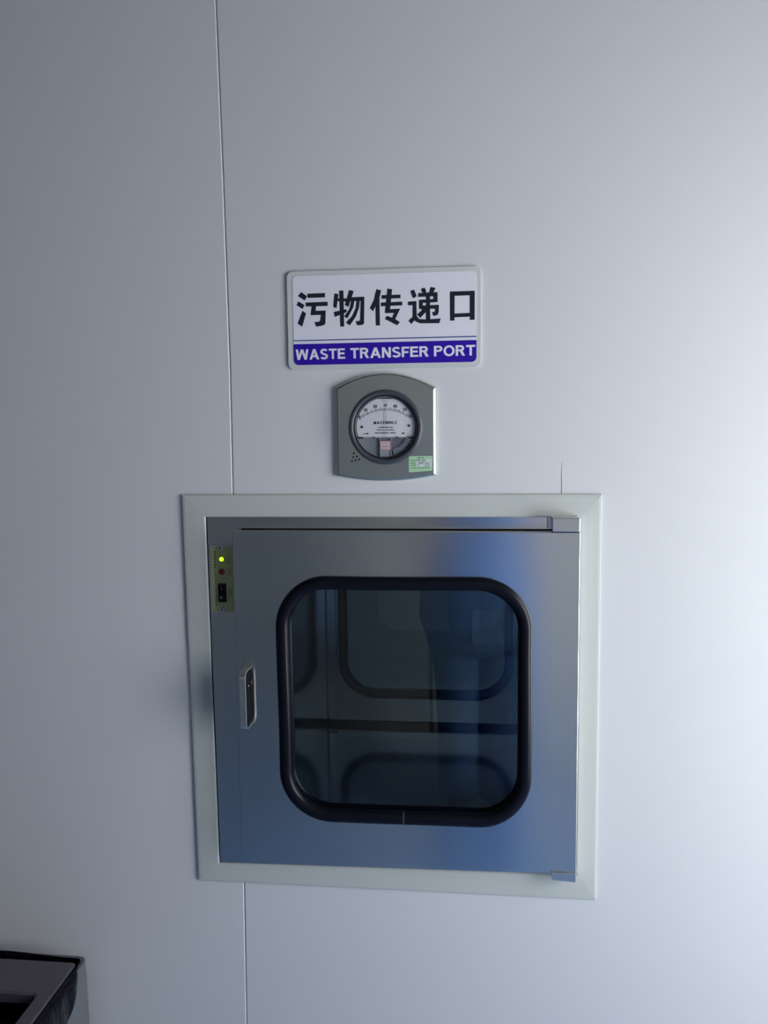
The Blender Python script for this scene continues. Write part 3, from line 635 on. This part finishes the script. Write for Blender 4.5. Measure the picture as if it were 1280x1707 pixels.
# black liner turned over the rim
path = []
for i in range(30): path.append((BX0 + 0.03 + (BX1 - BX0 - 0.05) * i / 29, BYB, 0, 1))
for i in range(1, 8):
    a = pi / 2 * (1 - i / 8); path.append((BX1 - 0.018 + 0.018 * cos(a), BYB - 0.018 + 0.018 * sin(a), cos(a), sin(a)))
for i in range(34): path.append((BX1, BYB - 0.022 - (0.36) * i / 33, 1, 0))
lr = []
for i, (px, py, nx, ny) in enumerate(path):
    if ny == 1: cov = max(0.0, min(1.0, (-0.235 - px) / 0.10)) * 0.75
    elif nx == 1: cov = max(0.0, min(1.0, (-0.058 - py) / 0.03))
    else: cov = 0.0
    if nx == 1:
        t = -py; drop = 0.0 if t < 0.058 else min(0.085, 0.75 * (t - 0.058) + 0.006 * sin(t * 60))
    else: drop = 0.012 * cov
    wv = 0.0012 * sin(i * 1.7) + 0.0009 * sin(i * 0.9 + 2)
    def q(off, z): return (px + nx * off, py + ny * off, z)
    o3 = -0.0085 + (0.0085 + 0.0045 + wv) * cov; o2 = -0.0085 + 0.0085 * 0.55 * cov
    lr.append([q(-0.016 + wv, BZ - 0.05), q(-0.0105 + wv, BZ - 0.012), q(-0.0092, BZ - 0.003 + 0.003 * cov), q(o2, BZ + 0.0018 + 0.004 * cov * (ny == 1)), q(o3, BZ + 0.0005 - 0.002 * (1 - cov)),
               q(o3 + 0.0012 * cov, BZ - 0.003 - drop * 0.45), q(o3 - 0.0006 * cov + wv * .6 * cov, BZ - 0.004 - drop)])
lb = nb(); loft(lb, lr, ringclosed=False)
lo_ = obj('liner', lb, M['liner'], trash, smooth=True)
sm = lo_.modifiers.new('thickness', 'SOLIDIFY'); sm.thickness = 0.0006; sm.offset = 1
ss = lo_.modifiers.new('smooth', 'SUBSURF'); ss.levels = 1; ss.render_levels = 2
# dark frame lid with a wide opening
LX0, LX1, LY0, LY1 = BX0 + 0.014, -0.2065, BYF + 0.014, -0.0540
ohole = rrect(LX0 + 0.033, -0.2365, LY0 + 0.04, -0.1400, 0.010, 6)
olid = rrect(LX0, LX1, LY0, LY1, 0.010, 6)
ld = nb()
def at_z(loop, z, k=0): return [(x, y, z) for x, y in loop]
hl2 = rrect(LX0 + 0.036, -0.2395, LY0 + 0.043, -0.1430, 0.009, 6)
ol2 = rrect(LX0 + 0.003, LX1 - 0.003, LY0 + 0.003, LY1 - 0.003, 0.009, 6)
loft(ld, [at_z(ohole, BZ - 0.004), at_z(rrect(LX0 + 0.030, -0.2335, LY0 + 0.037, -0.1370, 0.011, 6), BZ - 0.0008), at_z(ol2, BZ + 0.0012), at_z(olid, BZ - 0.001), at_z(olid, BZ - 0.010), at_z(ohole, BZ - 0.020)], close=True)
obj('lid', ld, M['bin_lid'], trash)
# liner bag hanging inside, creased
inn = nb(); rings = []
for k in range(8):
    z = BZ - 0.014 - k * 0.05; base = rrect(BX0 + 0.012 + k * .003, BX1 - 0.012 - k * .003, BYF + 0.012 + k * .003, BYB - 0.012 - k * .003, 0.02, 8)
    rings.append([(x + (0.004 * sin(j * 1.9 + k) if k else 0), y + (0.004 * cos(j * 2.3 + k * 2) if k else 0), z) for j, (x, y) in enumerate(base)])
loft(inn, rings, cap1=True)
obj('liner_bag', inn, M['liner'], trash, smooth=True)
# crumpled film pushed up inside the opening
cr = nb(); rnd = random.Random(3)
n = 14; grid = [[cr.verts.new((LX0 + 0.03 + (0.25) * i / n, -0.145 - 0.20 * j / n, BZ - 0.030 - 0.035 * rnd.random() - 0.03 * abs(i / n - .5))) for j in range(n + 1)] for i in range(n + 1)]
for i in range(n):
    for j in range(n): cr.faces.new((grid[i][j], grid[i + 1][j], grid[i + 1][j + 1], grid[i][j + 1]))
o = obj('crumpled_film', cr, M['liner'], trash, smooth=True)
s2 = o.modifiers.new('smooth', 'SUBSURF'); s2.levels = 1; s2.render_levels = 2

# ================================================================ THE PHOTOGRAPHER (reflected in the steel and the glass)
def skinned(name, joints, edges, root, m, parent=None, sub=2):
    me = bpy.data.meshes.new(name); keys = list(joints)
    me.from_pydata([joints[k][0] for k in keys], [], [(keys.index(a), keys.index(b)) for a, b in edges]); me.update()
    o = bpy.data.objects.new(name, me); COL.objects.link(o)
    sk = o.modifiers.new('skin', 'SKIN'); sk.use_smooth_shade = True; sk.branch_smoothing = 0.4
    for i, k in enumerate(keys):
        r = joints[k][1]; r = r if isinstance(r, tuple) else (r, r)
        me.skin_vertices[0].data[i].radius = r
        me.skin_vertices[0].data[i].use_root = (k == root)
    s = o.modifiers.new('smooth', 'SUBSURF'); s.levels = sub; s.render_levels = sub
    me.materials.append(m)
    if parent: o.parent = parent
    return o
PX, PY = 0.50, -1.80
def chain(J, E, names, pts, rad):
    for nme, p, r in zip(names, pts, rad): J[nme] = (p, r)
    for a, b in zip(names, names[1:]): E.append((a, b))
J, E = {}, []
V = lambda x, y, z: (PX + x, PY + y, z)
chain(J, E, ['pelvis', 'waist', 'chest', 'collar', 'neck', 'skull_base', 'head', 'crown'],
      [V(0, 0, .90), V(0, .01, 1.05), V(0, .0, 1.22), V(0, -.01, 1.34), V(0, .005, 1.42), V(0, .02, 1.48), V(0, .03, 1.55), V(0, .02, 1.62)],
      [(.15, .11), (.125, .10), (.145, .105), (.10, .07), (.052, .055), (.062, .075), (.074, .092), (.05, .06)])
for s, n in ((-1, 'a'), (1, 'b')):
    E.append(('pelvis', n + 'hip'))
    chain(J, E, [n + 'hip', n + 'thigh', n + 'knee', n + 'calf', n + 'ankle'],
          [V(s * .075, 0, .84), V(s * .075, .0, .66), V(s * .075, .01, .48), V(s * .075, -.01, .30), V(s * .075, -.01, .12)],
          [.07, .062, .050, .046, .034])
    E.append(('collar', n + 'shoulder'))
    tx, tz = (0.5072 - PX + s * 0.045), 1.455
    hy = CAM_POS.y - 0.035 - PY
    chain(J, E, [n + 'shoulder', n + 'elbow', n + 'forearm', n + 'wrist', n + 'palm'],
          [V(s * .175, -.01, 1.33), V(s * .235, .10, 1.10), V(s * .18, .21, 1.24), V(tx + s * .035, hy - .045, tz - .055), V(tx + s * .02, hy - .02, tz)],
          [.052, .042, .036, .026, (.030, .018)])
    for f in range(4):
        zz = tz + 0.034 - f * 0.021; L = (0.9, 1.0, 0.95, 0.78)[f]
        chain(J, E, [n + 'f%d%s' % (f, c) for c in 'abc'],
              [V(tx + s * .022, hy - .018 + .004 * f, zz), V(tx + s * .012, hy + 0.002, zz + .002), V(tx - s * .004 * L, hy + 0.012, zz + .004)], [.009, .008, .007])
        E.append((n + 'palm', n + 'f%da' % f))
    chain(J, E, [n + 't' + c for c in 'abc'], [V(tx + s * .004, hy - .034, tz - .012), V(tx - s * .008, hy - .036, tz + .008), V(tx - s * .016, hy - .034, tz + .024)], [.011, .010, .008])
    E.append((n + 'palm', n + 'ta'))
person = skinned('person', J, E, 'pelvis', M['skin'])
person['label'] = 'person in blue medical scrubs holding a phone up, seen only reflected in the steel door'; person['category'] = 'person'
def ellipses(rows, n=28):
    return [[V(cx + rx * cos(2 * pi * k / n), cy + ry * sin(2 * pi * k / n), z) for k in range(n)] for z, rx, ry, cx, cy in rows]
st_ = nb()
loft(st_, ellipses([(1.395, .075, .065, 0, 0), (1.365, .125, .075, 0, -.005), (1.33, .185, .09, 0, -.01), (1.27, .195, .115, 0, -.01), (1.18, .185, .13, 0, 0), (1.05, .178, .135, 0, .01), (0.95, .195, .142, 0, .01),
                    (0.85, .222, .150, 0, 0), (0.77, .228, .153, 0, 0), (0.70, .203, .150, 0, 0), (0.655, .192, .148, 0, 0), (0.66, .185, .14, 0, 0), (0.80, .19, .13, 0, 0)]), cap1=True, cap0=True)
top = obj('scrub_top', st_, M['scrub'], person, smooth=True)
for s, n in ((-1, 'a'), (1, 'b')):
    a, c = Vector(V(s * .155, -.01, 1.325)), Vector(V(s * .222, .07, 1.14)); d = (c - a).normalized(); u = d.cross(Vector((0, 1, 0))).normalized(); w = d.cross(u)
    sl = nb(); loft(sl, [[tuple(a + (c - a) * f + (u * cos(2 * pi * k / 16) + w * sin(2 * pi * k / 16)) * r) for k in range(16)] for f, r in ((-.1, .04), (0, .068), (.3, .076), (.7, .074), (1, .078), (.97, .070))], cap0=True, cap1=True)
    obj('sleeve', sl, M['scrub'], top, smooth=True)
    lg = nb(); loft(lg, ellipses([(0.86, .07, .09, s * .085, 0), (0.80, .108, .115, s * .085, 0), (0.66, .100, .105, s * .082, 0), (0.48, .086, .092, s * .078, .01), (0.26, .080, .086, s * .076, -.008), (0.075, .079, .086, s * .076, -.01), (0.08, .07, .076, s * .076, -.01)]), cap0=True, cap1=True)
    obj('trouser_leg', lg, M['scrub'], person, smooth=True)
for s in (-1, 1):
    J4, E4 = {}, []; chain(J4, E4, ['h', 'm', 't'], [V(s * .077, -.03, .052), V(s * .082, .07, .05), V(s * .090, .16, .042)], [.044, .046, .036])
    skinned('shoe', J4, E4, 'm', M['shoe'], person)
J5, E5 = {}, []; chain(J5, E5, ['n', 'b', 't', 'f'], [V(0, -.05, 1.47), V(0, -.035, 1.56), V(0, .0, 1.63), V(0, .07, 1.64)], [(.055, .04), (.082, .06), (.085, .07), (.045, .03)])
skinned('hair', J5, E5, 'b', M['hair'], person)
for s in (-1, 1):
    fm = nb(); bmesh.ops.create_uvsphere(fm, u_segments=10, v_segments=8, radius=0.012, matrix=Matrix.Translation(V(s * .032, .112, 1.545)))
    obj('eye', fm, M['hair'], person, smooth=True)
nm = nb(); bmesh.ops.create_cone(nm, cap_ends=True, segments=10, radius1=0.016, radius2=0.006, depth=0.045, matrix=Matrix.Translation(V(0, .124, 1.515)))
obj('nose', nm, M['skin'], person, smooth=True)
pk = nb(); box(pk, PX - .03, PX + .12, PY + .140, PY + .160, 0.70, 0.83)
obj('pocket', pk, M['pocket'], person, bevel=0.004)
# the phone, just behind the viewpoint and square to it
ph = nb(); box(ph, -0.037, 0.037, -0.075, 0.075, 0.006, 0.014)
po = obj('phone', ph, M['black'], None, bevel=0.003)
po.matrix_world = cam.matrix_world.copy()
po.matrix_world.translation = CAM_POS + CU * -0.055 - CR * -0.012
po['label'] = 'black phone held up in both hands by the person in scrubs'; po['category'] = 'phone'
